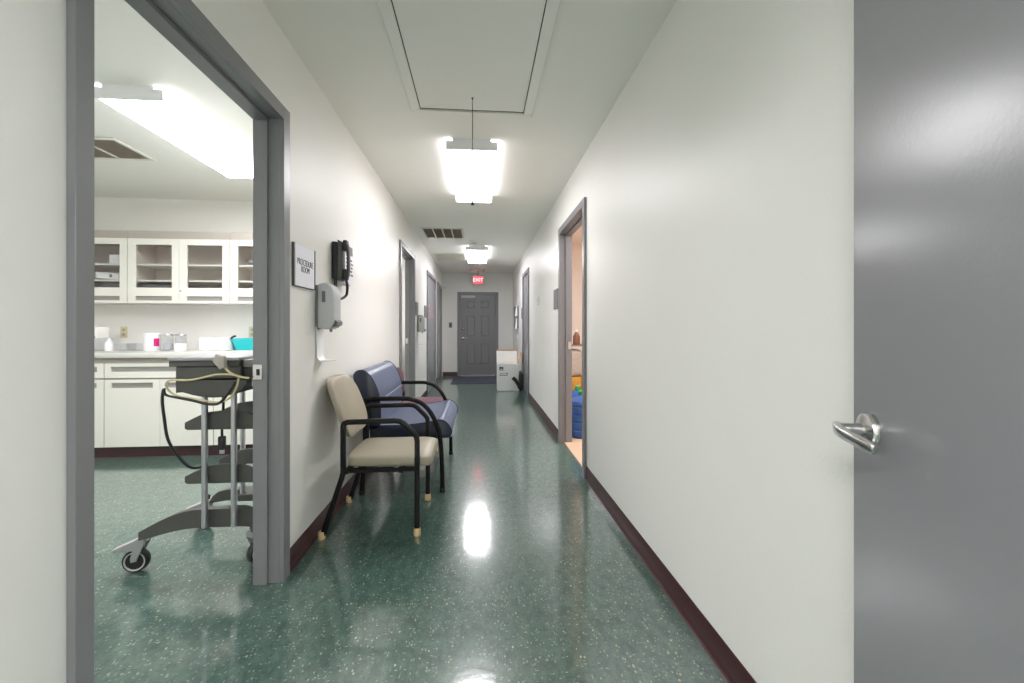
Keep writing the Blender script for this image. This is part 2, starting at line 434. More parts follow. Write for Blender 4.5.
for (yc, hh) in ((7.86, .27), (8.42, .24)):      # two red upright marks on the door: one word each, too far to read
    sg = MB()
    n = 5
    for i in range(n):
        z = 1.53+hh*(.5-(i+.5)/n)
        sg.box(x3+.0006, x3+.002, yc-.035+.01*(i % 2), yc+.05-.012*((i*2) % 3), z-hh/n*.36, z+hh/n*.36, .0004, 1)
    sg.build('red_lettering', M['red'], lf3)
plain_leaf(d4, -1, *D_L[3], 0)
plain_leaf(d7, 1, *D_R[1], 0)
# strike plate on the jamb of the storage and second left doorways
for dd, xx, yy in ((d6, .945, D_R[0][1]-FW-.016), (d2, -1.03, D_L[1][1]-FW-.016)):
    MB().box(xx-.018, xx+.018, yy-.002, yy+.001, .985, 1.065, .001, 1).build('strike_plate', M['chrome'], dd)

# end door: six panels
d5 = thing('door_5', 'dark gray six-panel door with closer at hall end', 'door', (0, 0, 0), 0, None, 'structure')
f = MB()
f.box(-.55, -.478, YE-.03, YE+.09, 0, 2.135, .002, 1); f.box(.412, .483, YE-.03, YE+.09, 0, 2.135, .002, 1); f.box(-.4775, .4115, YE-.03, YE+.09, 2.068, 2.135, .002, 1)
f.build('frame', M['enddoor'], d5)
lf = MB(); X0, X1, Z0, Z1 = -.473, .407, .03, 2.063; yf = YE+.004; dp = .024
cols = [(X0+.13, X0+.39), (X1-.39, X1-.13)]; rows = [(.27, .84), (.99, 1.56), (1.70, 1.93)]
lf.box(X0, X1, yf+dp, yf+.045, Z0, Z1)
xs = [X0, cols[0][0], cols[0][1], cols[1][0], cols[1][1], X1]
for a, c in ((xs[0], xs[1]), (xs[2], xs[3]), (xs[4], xs[5])): lf.box(a, c, yf, yf+dp, Z0, Z1)
zz = [Z0, rows[0][0], rows[0][1], rows[1][0], rows[1][1], rows[2][0], rows[2][1], Z1]
for a, c in cols:
    for z0, z1 in ((zz[0], zz[1]), (zz[2], zz[3]), (zz[4], zz[5]), (zz[6], zz[7])): lf.box(a, c, yf, yf+dp, z0, z1)
    for z0, z1 in rows: lf.box(a+.034, c-.034, yf+.004, yf+dp+.001, z0+.034, z1-.034, .012, 1)
lfo = lf.build('leaf', M['enddoor'], d5)
MB().box(-.46, -.10, YE-.030, YE+.003, 1.985, 2.05, .004, 2).build('door_closer', M['lightgray'], lfo)
MB().lathe([(.03, 0), (.03, .012), (.02, .02), (0, .021)], (-.412, yf, 1.205), (0, -1, 0), 20).build('deadbolt', M['chrome'], lfo)
lever(lfo, (-.412, yf, .955), (0, -1, 0), (1, 0, 0))
MB().box(-.47, .40, YE-.03, YE+.05, 0, .028, .004, 1).build('threshold', M['alum'], d5)

# foreground open door on the right
hx, hy = .457, -.064; dv = Vector((.3470, .9379, 0)); nv = Vector((-.9379, .3470, 0))
d8 = thing('door_8', 'open gray painted door beside right wall with chrome lever', 'door', (hx, hy, 0), 0, None, 'structure')
mtx = rot_to(dv, nv, Vector((0, 0, 1)), (0, 0, 0))
lf8 = MB().box(0, .912, -.044, 0, .012, 2.19, .0015, 1).xf(mtx).build('leaf', M['leaf'], d8)
hp = dv*(.912-.064)
lever(lf8, (hp.x, hp.y, 1.005), nv, tuple(-dv*.985+Vector((0, 0, -.10))))
MB().box(.9125, .9135, -.036, -.008, .93, 1.08, .0003, 1).xf(mtx).build('latch_plate', M['chrome'], lf8)
for z in (.25, 1.1, 1.95):
    MB().lathe([(.007, -.055), (.007, .055)], (nv.x*.008-dv.x*.006, nv.y*.008-dv.y*.006, z), (0, 0, 1), 10).build('hinge', M['chrome'], d8)

# ------------------------------------------------------------------ ceiling fixtures
def ceiling_light(x0, x1, y0, y1, z, label, lampmat, group='wraparound fluorescent ceiling lights'):
    cx, cy = (x0+x1)/2, (y0+y1)/2; hx_, hy_ = (x1-x0)/2, (y1-y0)/2
    r = thing('ceiling_light', label, 'ceiling light', (cx, cy, z), 0, group)
    MB().box(-hx_+.05, hx_-.05, -hy_+.012, hy_-.012, -.026, -.001).build('housing', M['white'], r)
    prof = [(-hx_+.012, -.027), (-hx_+.006, -.038), (-hx_+.014, -.074), (-hx_+.028, -.081), (hx_-.028, -.081), (hx_-.014, -.074), (hx_-.006, -.038), (hx_-.012, -.027)]
    MB().prism(prof, 'y', -hy_+.013, hy_-.013).build('diffuser', [lampmat, M['lampside']], r)
    for p_ in [c for c in COL.objects if c.parent is r and c.name.startswith('diffuser')][0].data.polygons:
        if p_.normal.z > -.5: p_.material_index = 1
    for s in (-1, 1):
        y = s*(hy_-.006)
        cp = MB().box(-hx_, hx_, y-.006, y+.006, -.083, -.018, .003, 1)
        cp.box(-hx_+.05, hx_-.05, y-.005, y+.005, -.0185, -.001)
        cp.build('end_cap', M['white'], r)
    return r
ceiling_light(-.25, .137, 3.10, 4.40, H, 'fluorescent ceiling light just beyond the ceiling hatch', M['lamphall'])
ceiling_light(-.235, .155, 7.06, 8.46, H, 'fluorescent ceiling light in front of the exit sign', M['lampfar'])
ceiling_light(-2.2, -1.825, 2.52, 3.77, HR, 'long fluorescent ceiling light in procedure room', M['lamp'])
ceiling_light(-3.5, -3.125, .6, 1.85, HR, 'unseen fill light added in procedure room nearer the viewer', M['lamp'])  # added out of view to brighten the cabinet fronts
ceiling_light(-3.0, -2.6, 5.4, 6.7, HR, 'fluorescent ceiling light inside second left room', M['lamp'])
ceiling_light(1.7, 2.1, 3.2, 4.5, HR, 'warm ceiling light inside right storage room', M['lampwarm'])
for xx, lb in ((-1.2, 'left unseen fill light added in lobby behind viewer'), (.8, 'right unseen fill light added in lobby behind viewer')):
    ceiling_light(xx-.2, xx+.2, -1.9, -.6, H, lb, M['lobbyfill'])  # unseen pair added behind the viewer to fill the near hall

def vent(x0, x1, y0, y1, z, n, label, bars='y', dark='ventdark', frame='trimw', slat='vent', pitch=.018):
    r = thing('ceiling_vent', label, 'vent', ((x0+x1)/2, (y0+y1)/2, z), 0, 'ceiling air vents')
    hx_, hy_ = (x1-x0)/2, (y1-y0)/2; b_ = .028
    f = MB()
    for a in ((-hx_, hx_, -hy_, -hy_+b_), (-hx_, hx_, hy_-b_, hy_), (-hx_, -hx_+b_, -hy_+b_, hy_-b_), (hx_-b_, hx_, -hy_+b_, hy_-b_)):
        f.box(*a, -.012, -.0008, .002, 1)
    W_ = 2*(hx_-b_)
    for k in range(1, n):
        x = -hx_+b_+W_*k/n; f.box(x-.009, x+.009, -hy_+b_, hy_-b_, -.011, -.002)
    f.build('frame', M[frame], r)
    MB().box(-hx_+b_, hx_-b_, -hy_+b_, hy_-b_, -.0018, -.0008).build('duct', M[dark], r)
    s = MB(); y = -hy_+b_+pitch/2
    while y < hy_-b_:
        s.prism([(y-.004, -.0098), (y-.0028, -.0098), (y+.005, -.003), (y+.0038, -.003)], 'x', -hx_+b_, hx_-b_); y += pitch
    s.build('louvers', M[slat], r)
    return r
vent(-.83, -.235, 5.86, 6.49, H, 4, 'large ceiling return vent with four dark grille sections')
vent(-.86, -.27, 7.80, 8.62, H, 1, 'pale ceiling vent left of the farther hall light', dark='trimw', slat='trimw')
vent(-3.2, -2.665, 3.22, 3.62, HR, 2, 'ceiling vent in procedure room beside the light', dark='vent')
for (x, y, lb) in ((-.085, 6.70, 'round white smoke detector before the farther hall light'), (-.03, 8.95, 'round white smoke detector between far light and exit sign')):
    r = thing('smoke_detector', lb, 'smoke detector', (x, y, H), 0, 'ceiling smoke detectors')
    MB().lathe([(0, -.001), (.075, -.001), (.075, -.012), (.066, -.030), (.03, -.036), (0, -.036)], (0, 0, 0)).build('body', M['white'], r)
    MB().lathe([(.04, -.0335), (.046, -.0365), (.032, -.0385), (.028, -.0365)], (0, 0, 0)).build('sensor_ring', M['lightgray'], r)

# attic hatch with pull cord
hx0, hx1, hy0, hy1 = -.378, .289, 1.25, 2.685
r = thing('ceiling_hatch', 'white attic hatch panel in ceiling with hanging pull cord', 'ceiling hatch', ((hx0+hx1)/2, (hy0+hy1)/2, H))
ax, ay = (hx1-hx0)/2, (hy1-hy0)/2
f = MB(); t = .062
for a in ((-ax-t, ax+t, ay+.012, ay+t), (-ax-t, ax+t, -ay-t, -ay-.004), (-ax-t, -ax-.005, -ay-.004, ay+.012), (ax+.005, ax+t, -ay-.004, ay+.012)):
    f.box(*a, -.015, -.0006, .004, 1)
f.build('trim', M['ceil'], r)
MB().box(-ax-.005, ax+.005, -ay-.004, ay+.012, -.0011, -.0005).build('gap', M['gap'], r)
MB().box(-ax, ax, -ay, ay, -.0035, -.0012, .001, 1).build('panel', M['ceil'], r)
cx_, cy_ = -.042-(hx0+hx1)/2, 2.541-(hy0+hy1)/2
c = MB(); c.tube([(cx_, cy_, -.005), (cx_, cy_, -.64)], .0022, 8); c.lathe([(.006, -.008), (.006, -.001)], (cx_, cy_, -.004), (0, 0, 1), 10)
cd = c.build('pull_cord', M['darkgray'], r)
MB().lathe([(0, 0), (.0035, -.002), (.005, -.012), (.0095, -.030), (.0095, -.034), (0, -.035)], (cx_, cy_, -.632), (0, 0, 1), 14).build('pull_knob', M['darkgray'], cd)

# exit sign
r = thing('exit_sign', 'red lit EXIT sign hanging over gray end door', 'sign', (-.03, 10.2, 2.31))
MB().box(-.125, .125, .005, .045, 0, .205, .004, 1).build('housing', M['lightgray'], r)
MB().box(-.112, .112, .0035, .006, .012, .193).build('face', M['exitred'], r)
text_mesh('lettering', 'EXIT', .125, M['exitwhite'], r, rot_to((1, 0, 0), (0, 0, 1), (0, -1, 0), (0, .003, .10)), bold=.002)
MB().box(-.03, .03, .012, .038, .205, H-2.31-.001).build('mount', M['lightgray'], r)
r = thing('emergency_light', 'twin emergency lamp heads on ceiling above exit sign', 'emergency light', (-.045, 9.75, H))
MB().box(-.05, .05, -.03, .03, -.03, -.001, .004, 1).build('base', M['lightgray'], r)
for s in (-1, 1):
    h = MB(); h.lathe([(0, .02), (.02, .019), (.028, .007), (.030, -.02), (0, -.02)], (s*.15, 0, -.045), (0, 1, -.2), 20); h.tube([(s*.04, 0, -.016), (s*.13, 0, -.045)], .008, 8)
    h.build('lamp_head', M['lightgray'], r)
# end wall bits
r = thing('light_switch', 'dark light switch on end wall left of gray door', 'switch', (-.729, YE, 1.23))
MB().box(-.04, .04, -.008, -.001, 0, .13, .003, 1).build('plate', M['plaque'], r)
MB().box(-.012, .012, -.014, -.007, .04, .09, .002, 1).build('toggle', M['blackp'], r)
r = thing('wall_mounted_sensor', 'small white motion sensor in upper left corner by end wall', 'sensor', (-.86, YE, 2.2))
MB().box(-.03, .03, -.045, 0, 0, .09, .012, 2).build('body', M['white'], r)
MB().lathe([(.018, 0), (.014, .008), (0, .012)], (0, -.045, .035), (0, -1, 0), 14).build('lens', M['lightgray'], r)

# ------------------------------------------------------------------ left wall: sign, sanitizer, phone
def plaque(name, side, y0, y1, z0, z1, label, body, face=None, group=None):
    d = 1 if side < 0 else -1; xw = XL if side < 0 else XR
    r = thing(name, label, 'sign', (xw, (y0+y1)/2, z0), 0, group); w2 = (y1-y0)/2; h = z1-z0
    MB().box(min(d*.0008, d*.012), max(d*.0008, d*.012), -w2, w2, 0, h, .0015, 1).build('plate', M[body], r)
    if face: MB().box(min(d*.0121, d*.013), max(d*.0121, d*.013), -w2+.012, w2-.012, .012, h-.012).build('insert', M[face], r)
    return r
r = thing('room_sign', 'white PROCEDURE ROOM sign in dark-edged holder beside doorway', 'sign', (XL, 2.275, 1.418))
MB().box(.0008, .010, -.128, .128, 0, .222, .001, 1).build('holder', M['darkgray'], r)
MB().box(.0, .0175, .1215, .131, 0, .222, .001, 1).build('holder_edge', M['blackp'], r)
MB().box(.0102, .0155, -.118, .120, .004, .219, .0006, 1).build('paper', M['paper'], r)
text_mesh('lettering', 'PROCEDURE\nROOM', .047, M['ink'], r, rot_to((0, .74, 0), (0, 0, 1), (1, 0, 0), (.0162, 0, .112)), spacing=.78, bold=-.0006)

def dispenser(y, z, label):
    r = thing('sanitizer_dispenser', label, 'dispenser', (XL, y, z), 0, 'hand sanitizer dispensers')
    out = [(.014, .004), (.06, -.006), (.088, .0), (.104, .03), (.108, .06), (.108, .17), (.103, .215), (.088, .246), (.062, .262), (.035, .262), (.014, .252)]
    O = smooth_path([(a, 0, c) for a, c in out], 3)
    MB().prism([(p.x, p.z) for p in O], 'y', -.062, .062, .012, 3).build('cover', M['lightgray'], r, angle=50)
    MB().box(.001, .0135, -.058, .058, .004, .25, .003, 1).build('back_plate', M['midgray'], r)
    MB().box(.040, .060, -.0632, -.0618, .150, .214, .0005, 1).build('window', M['plaque'], r)
    MB().prism([(.085, .004), (.118, .018), (.122, .036), (.1095, .05), (.1085, .03), (.095, .006)], 'y', -.05, .05, .002, 1).build('push_bar', M['midgray'], r)
    MB().lathe([(.007, -.022), (.009, -.006), (.012, -.005)], (.07, 0, 0), (0, 0, 1), 14).build('nozzle', M['midgray'], r)
    # drip catcher: a strip down the wall turning out into a tray
    pr = [(.006, -.004), (.010, -.004), (.010, -.155), (.013, -.172), (.022, -.184), (.04, -.188), (.115, -.183), (.115, -.187), (.04, -.193), (.02, -.189), (.009, -.176), (.006, -.157)]
    MB().prism(pr, 'y', -.052, .052, .0008, 1).build('drip_tray', M['white'], r)
    return r
dispenser(2.50, 1.203, 'gray hand sanitizer dispenser below PROCEDURE ROOM sign')
dispenser(6.40, 1.15, 'gray hand sanitizer dispenser past second left doorway')
plaque('room_sign', -1, 6.13, 6.37, 1.40, 1.60, 'gray room sign above farther sanitizer dispenser', 'plaque', 'midgray', 'gray room signs')
plaque('room_sign', -1, 7.12, 7.36, 1.39, 1.60, 'gray room sign beside closed door with red marks', 'plaque', 'midgray', 'gray room signs')

# wall phone
r = thing('wall_phone', 'black corded wall phone with printed card near dispenser', 'phone', (XL, 2.70, 1.515))
MB().box(.001, .036, .0, .20, .005, .245, .008, 2).build('wall_plate', M['blackp'], r)
MB().prism([(.0365, .0), (.060, .0), (.066, .05), (.064, .245), (.0365, .258)], 'y', .004, .075, .006, 2).build('cradle', M['darkgray'], r)
MB().prism([(.0365, .0), (.052, .0), (.060, .05), (.058, .245), (.0365, .255)], 'y', .0755, .245, .004, 2).build('body', M['blackp'], r)
MB().prism([(.0525, -.012), (.0535, -.012), (.0625, .05), (.0605, .258), (.0590, .258), (.0612, .05)], 'y', .078, .256).build('speed_dial_card', M['paper'], r)
k = MB()
for i in range(8):
    for j in range(3):
        if (i*3+j) % 7 != 3:
            z = .045+i*.025; xs_ = .0600 if i else .0590
            k.box(xs_, .0634 if i < 5 else .0626, .098+j*.05, .124+j*.05+.010*((i+j) % 3), z, z+.014, .0005, 1)
k.box(.0598, .0612, .09, .24, .05, .245)
k.build('keypad', M['plaque'], r)
hs = MB()
P = smooth_path([(.074, .035, .004), (.086, .035, .010), (.096, .035, .06), (.098, .035, .125), (.096, .035, .19), (.086, .035, .245), (.074, .035, .252)], 5)
hs.tube(P, .024, prof=[(math.copysign(abs(math.cos(2*PI*q/16))**.6, math.cos(2*PI*q/16)), .30*math.copysign(abs(math.sin(2*PI*q/16))**.6, math.sin(2*PI*q/16))) for q in range(16)])
for z in (.034, .222): hs.box(.0665, .094, .011, .059, z-.036, z+.036, .009, 3)
hs.build('handset', M['blackp'], r)
MB().box(.02, .050, .03, .23, -.022, -.002, .004, 1).build('lower_lip', M['lightgray'], r)
MB().tube(smooth_path([(.080, .035, .0), (.083, .05, -.02), (.082, .06, -.06), (.076, .05, -.10), (.055, .0, -.125), (.04, -.05, -.122)], 6), .0085, 8).build('handset_cord', M['blackp'], r)
MB().tube(smooth_path([(.02, .02, .02), (.022, .015, -.04), (.02, .01, -.09), (.012, -.02, -.17)], 5), .010, 8).build('wall_cord', M['blackp'], r)

# right wall: thermostat, signs, board
r = thing('wall_mounted_thermostat', 'small white thermostat on right wall between the doorways', 'thermostat', (XR, 5.84, 1.545))
MB().box(-.026, 0, -.055, .055, 0, .115, .006, 2).build('body', M['white'], r)
MB().box(-.0275, -.0255, -.03, .03, .05, .09, .001, 1).build('display', M['lightgray'], r)
plaque('room_sign', 1, 4.38, 4.63, 1.42, 1.64, 'gray room sign on right wall beside storage doorway', 'plaque', 'midgray', 'gray room signs')
plaque('room_sign', 1, 8.04, 8.26, 1.40, 1.62, 'dark narrow room sign on right wall beside far door', 'plaque', 'midgray', 'gray room signs')
r = thing('notice_board', 'dark gray notice board hung on right wall near end', 'board', (XR, 9.35, 1.22))
MB().box(-.03, -.001, -.42, .42, 0, .50, .004, 1).build('frame', M['darkgray'], r)
MB().box(-.0312, -.0302, -.38, .38, .04, .46).build('panel', M['plaque'], r)
for i, (y, z, w_, h_, lb) in enumerate(((8.98, 1.47, .2, .28, 'white paper pinned to upper corner of notice board'), (9.0, 1.19, .2, .26, 'white paper pinned at bottom of notice board'), (9.12, .98, .16, .2, 'white paper taped to wall below notice board'))):
    p = MB().prism([(XR-.034 if i < 2 else XR-.002, z), (XR-.075 if i < 2 else XR-.02, z+.01), (XR-.036 if i < 2 else XR-.003, z+h_), (XR-.0335 if i < 2 else XR-.0015, z+h_)], 'y', y-w_/2, y+w_/2).build('hanging_paper', M['paper'])
    tag(p, lb, 'paper', 'papers by the notice board')

# ------------------------------------------------------------------ chairs
def guest_chair(loc, seatmat, label, arms=True):
    r = thing('armchair' if arms else 'side_chair', label, 'chair', loc)
    hw = .2475
    sq = [(math.copysign(abs(math.cos(2*PI*k/16))**.55, math.cos(2*PI*k/16)), math.copysign(abs(math.sin(2*PI*k/16))**.55, math.sin(2*PI*k/16))) for k in range(16)]
    prof = [(.78*a, b_) for a, b_ in sq]
    for s in (-1, 1):
        y = s*hw; f = MB()
        if arms:
            P = [(-.262, y, .02), (-.157, y, .34), (-.148, y, .375), (-.148, y, .642), (-.141, y, .657), (-.125, y, .664), (.14, y, .668), (.172, y, .664), (.195, y, .650), (.252, y, .592), (.266, y, .572), (.270, y, .545), (.270, y, .02)]
        else:
            P = [(-.205, y, .02), (-.155, y, .34), (-.150, y, .375), (-.158, y, .56)]
        f.tube(P, .0152, prof=prof)
        if not arms: MB().tube([(.25, y, .02), (.25, y, .40)], .0152, prof=prof).build('front_leg', M['black'], r)
        f.build('side_frame', M['black'], r)
        for x in ((-.266, .27) if arms else (-.208, .25)):
            MB().lathe([(0, 0), (.019, 0), (.021, .006), (.0195, .040), (.017, .043), (0, .043)], (x, y, 0.0005), (0, 0, 1), 18).build('foot_cap', M['foot'], r)
    u = MB()
    for s in (-1, 1): u.box(-.147, .268, s*.222-.014, s*.222+.014, .366, .389, .003, 1)
    u.box(-.15, -.12, -.2475, .2475, .364, .386, .003, 1); u.box(.16, .19, -.2475 if arms else -.22, .2475 if arms else .22, .364, .386, .003, 1)
    u.build('seat_frame', M['black'], r)
    def ws(p):
        q = Vector(p); x = q.x; yy = q.y/.222
        q.z += .014*(1-yy*yy)*(1 if q.z > 0 else 0) - .012*max(0, (x-.10)/.15)**2
        if x < 0: q.y *= 1-.02*(-x/.235)
        return q+Vector((.102, 0, .424))
    MB().superq(.245, .224, .035, .34, .17, ws).build('seat', seatmat, r)
    def wb(p):
        y = p.x; z = p.y*(1 if arms else .78); x = p.z; t_ = (z+.185)/.37
        y *= (1-.05*t_)*(1 if arms else .86)
        ln = 1 if arms else .35
        return Vector((-.150-(.110*t_+.022*t_*t_)*ln + x + .060*(y/.23)**2*.5, y, (.722 if arms else .655)+z))
    MB().superq(.226, .182, .026, .42, .56, wb).build('backrest', seatmat, r)
    for s in (-1, 1): MB().tube([(-.148, s*.2475, .565), (-.150, s*.225, .575), (-.158, s*.19, .590)], .009, 8).build('back_bracket', M['black'], r)
    return r
guest_chair((-.63, 2.668, 0), M['beige'], 'beige vinyl armchair with black frame and tan feet nearest doorway')
guest_chair((-.675, 4.32, 0), M['burg'], 'burgundy vinyl chair mostly hidden beyond wide blue chair', arms=False)

# wide blue chair
r = thing('wide_armchair', 'wide blue vinyl armchair with curved black arms behind beige chair', 'chair', (-.55, 3.505, 0))
hw = .455
prof = [(.75*math.cos(2*PI*k/14), math.sin(2*PI*k/14)) for k in range(14)]
for s in (-1, 1):
    y = s*hw
    f = MB(); f.tube(smooth_path([(-.30, y, .015), (-.275, y, .40), (-.275, y, .66), (-.255, y, .683), (-.20, y, .690), (0, y, .690), (.06, y, .683), (.13, y, .652), (.19, y, .59), (.235, y, .50), (.262, y, .40), (.275, y, .22), (.28, y, .015)], 5), .0165, prof=prof)
    f.build('side_frame', M['black'], r)
    for x in (-.30, .28): MB().lathe([(0, 0), (.019, 0), (.021, .005), (.020, .026), (0, .026)], (x, y, .0005), (0, 0, 1), 16).build('foot_cap', M['blackp'], r)
u = MB()
for x in (-.22, .18): u.box(x-.016, x+.016, -hw, hw, .366, .392, .003, 1)
u.build('seat_frame', M['black'], r)
sp = [(-.235, .393), (-.245, .41), (-.24, .478), (-.20, .487), (0, .490), (.12, .500), (.22, .517), (.25, .524), (.28, .520), (.31, .500), (.333, .470), (.344, .445), (.342, .420), (.328, .402), (.30, .394)]
SP = smooth_path([(a, 0, b_) for a, b_ in sp+[sp[0]]], 4)[:-1]; SP = [(p.x, p.z) for p in SP]
st = MB().prism(SP, 'y', -hw+.030, hw-.030).build('seat', M['blue'], r, angle=60)
bp_ = [(-.18, .47), (-.172, .56), (-.180, .68), (-.198, .76), (-.236, .84), (-.268, .876), (-.300, .895), (-.335, .893), (-.358, .872), (-.362, .84), (-.345, .72), (-.315, .60), (-.29, .50), (-.27, .465)]
BP = smooth_path([(a, 0, b_) for a, b_ in bp_+[bp_[0]]], 4)[:-1]; BP = [(p.x, p.z) for p in BP]
bk = MB().prism(BP, 'y', -hw+.030, hw-.030).build('backrest', M['blue'], r, angle=60)
for s in (-1, 1):
    ya, yb = (s*(hw-.030), s*(hw-.022)); ya, yb = min(ya, yb), max(ya, yb)
    MB().prism(SP, 'y', ya, yb, .003, 1).build('side_panel', M['navy'], st, angle=60)
    MB().prism(BP, 'y', ya, yb, .003, 1).build('side_panel', M['navy'], bk, angle=60)
    MB().tube([(a, s*(hw-.028), b_) for a, b_ in SP+[SP[0]]], .0045, 6).build('piping', M['navy'], st)
    MB().tube([(a, s*(hw-.028), b_) for a, b_ in BP+[BP[0]]], .0045, 6).build('piping', M['navy'], bk)
MB().tube([(-.1765, -.42, .672), (-.1765, .42, .672)], .0028, 6).build('seam', M['lightgray'], bk)
MB().tube([(.252, -.42, .5235), (.252, .42, .5235)], .0035, 6).build('seam', M['blue'], st)

# ------------------------------------------------------------------ end of hall: box, black bag, mat
m_ = MB().box(-.62, .42, 8.95, 10.30, .0005, .012, .004, 1).build('door_mat', M['mat'])
tag(m_, 'dark blue-gray door mat in front of gray end door', 'mat')
r = thing('cardboard_box', 'open white cardboard box with brown flap edges by right wall', 'box', (.55, 8.04, 0))
bx = MB(); W2, D2, HH, th = .205, .16, .52, .006
for a in ((-W2, W2, -D2, -D2+th), (-W2, W2, D2-th, D2), (-W2, -W2+th, -D2+th, D2-th), (W2-th, W2, -D2+th, D2-th)): bx.box(*a, .001, HH)
bx.box(-W2, W2, -D2, D2, .001, .008)
bx.build('carton', M['card'], r)
fl = MB().prism([(D2-th, HH+.001), (D2, HH+.001), (D2+.02, HH+.235), (D2+.02-th, HH+.235)], 'x', -W2, W2).build('back_flap', M['card'], r)
MB().prism([(D2+.0135, HH+.236), (D2+.0205, HH+.236), (D2+.0215, HH+.262), (D2+.0145, HH+.262)], 'x', -W2, W2).build('flap_edge', M['kraft'], fl)
fr = MB().prism([(W2-th, HH+.001), (W2, HH+.001), (W2+.075, HH+.215), (W2+.069, HH+.215)], 'y', -D2, D2).build('side_flap', M['kraft'], r)
lg = MB().box(-.165, -.09, -D2-.0022, -D2-.0003, .40, .465, .0005, 1)
lgo = lg.build('printed_logo', M['ink'], r)
MB().box(-.150, -.105, -D2-.0032, -D2-.0022, .412, .430, .0004, 1).build('logo_mark', M['card'], lgo)
o_ = MB()
for a in ((-.150, -.02, .300, .311), (-.150, -.02, .338, .344), (-.156, -.148, .304, .340), (-.022, -.008, .304, .358)): o_.box(a[0], a[1], -D2-.0018, -D2-.0003, a[2], a[3])
o_.build('printed_outline', M['ink'], r)
r = thing('black_bag', 'black bag with strap leaning beside white cardboard box', 'bag', (.795, 7.93, 0))
def wbag(p): return Vector((p.x*.6, p.y, p.z*1.0+.19))
MB().superq(.045, .13, .19, .5, .5, wbag).build('body', M['blackp'], r)
MB().tube(smooth_path([(-.02, -.115, .06), (-.05, -.12, .13), (-.10, -.125, .21), (-.14, -.125, .25), (-.155, -.12, .265)], 5), .036, 10).build('strap', M['blackp'], r)

# ------------------------------------------------------------------ storage room seen through the right doorway
def jug(x, y, z, label):
    r = thing('water_jug', label, 'jug', (x, y, z), 0, 'blue water jugs')
    p = [(0, 0), (.12, 0), (.135, .012)]
    for k in range(4):
        z0 = .02+k*.085; p += [(.135, z0), (.135, z0+.055), (.126, z0+.063), (.126, z0+.075)]
    p += [(.135, .365), (.13, .395), (.09, .43), (.035, .45), (.028, .462), (0, .462)]
    MB().lathe(p).build('bottle', M['jug'], r)
    MB().lathe([(0, .455), (.031, .455), (.033, .46), (.033, .50), (.028, .506), (0, .506)]).build('cap', M['green'], r)
jug(1.125, 4.47, .0125, 'blue water jug with green cap just inside storage doorway')
jug(1.17, 4.82, .0125, 'second blue water jug standing behind the nearest jug')
r = thing('storage_shelf', 'gray steel storage shelf behind the blue water jugs', 'shelf', (1.42, 5.62, .0125))
for sx in (-.42, .42):
    for sy in (-.2, .2): MB().box(sx-.015, sx+.015, sy-.015, sy+.015, 0, 1.5).build('post', M['midgray'], r)
for z in (.08, .34, .95): MB().box(-.435, .435, -.215, .215, z, z+.02, .002, 1).build('shelf_board', M['midgray'], r)
zf = .0125
for i in range(4):
    x = 1.115+i*.18
    o = MB().box(x-.08, x+.08, 5.43, 5.70, zf+.361, zf+.535, .01, 2).build('food_packet', M['ochre'])
    tag(o, 'ochre printed packet on middle storage shelf', 'packet', 'ochre packets on middle storage shelf')
for i in range(2):
    x = 1.21+i*.41
    o = MB().superq(.195, .14, .185, .35, .4, lambda p, x=x: Vector((p.x+x, p.y+5.58, p.z+zf+.537+.186))).build('gray_sack', M['graybox'])
    tag(o, 'gray sack lying on ochre packets on storage shelf', 'sack', 'gray sacks on storage shelf')
for i in range(6):
    x = 1.06+i*.13
    c = thing('bottle', 'brown and white bottle on top storage shelf', 'bottle', (x, 5.5, zf+.971), 0, 'bottles on top storage shelf')
    MB().lathe([(0, 0), (.045, 0), (.047, .006), (.047, .11), (.03, .15), (.018, .16), (.018, .175), (0, .175)], seg=18).build('bottle_body', M['white' if i % 2 else 'brown'], c)
    MB().lathe([(0, .174), (.021, .174), (.021, .2), (0, .2)], seg=14).build('cap', M['brown' if i % 2 else 'white'], c)

# second left room: dark shelving by the doorway
r = thing('black_rack', 'black rack with hanging items inside second left doorway', 'rack', (-1.72, 6.75, 0))
for sx in (-.35, .35):
    for sy in (-.18, .18): MB().box(sx-.014, sx+.014, sy-.014, sy+.014, 0, 1.25).build('post', M['black'], r)
for z in (.1, .5, .9, 1.22): MB().box(-.37, .37, -.2, .2, z, z+.02, .002, 1).build('shelf_board', M['black'], r)
MB().box(-.36, .36, -.17, .17, .13, .49, .01, 1).build('lower_bin', M['blackp'], r)
MB().box(-.36, .36, -.17, .17, .53, .88, .01, 1).build('upper_bin', M['blackp'], r)

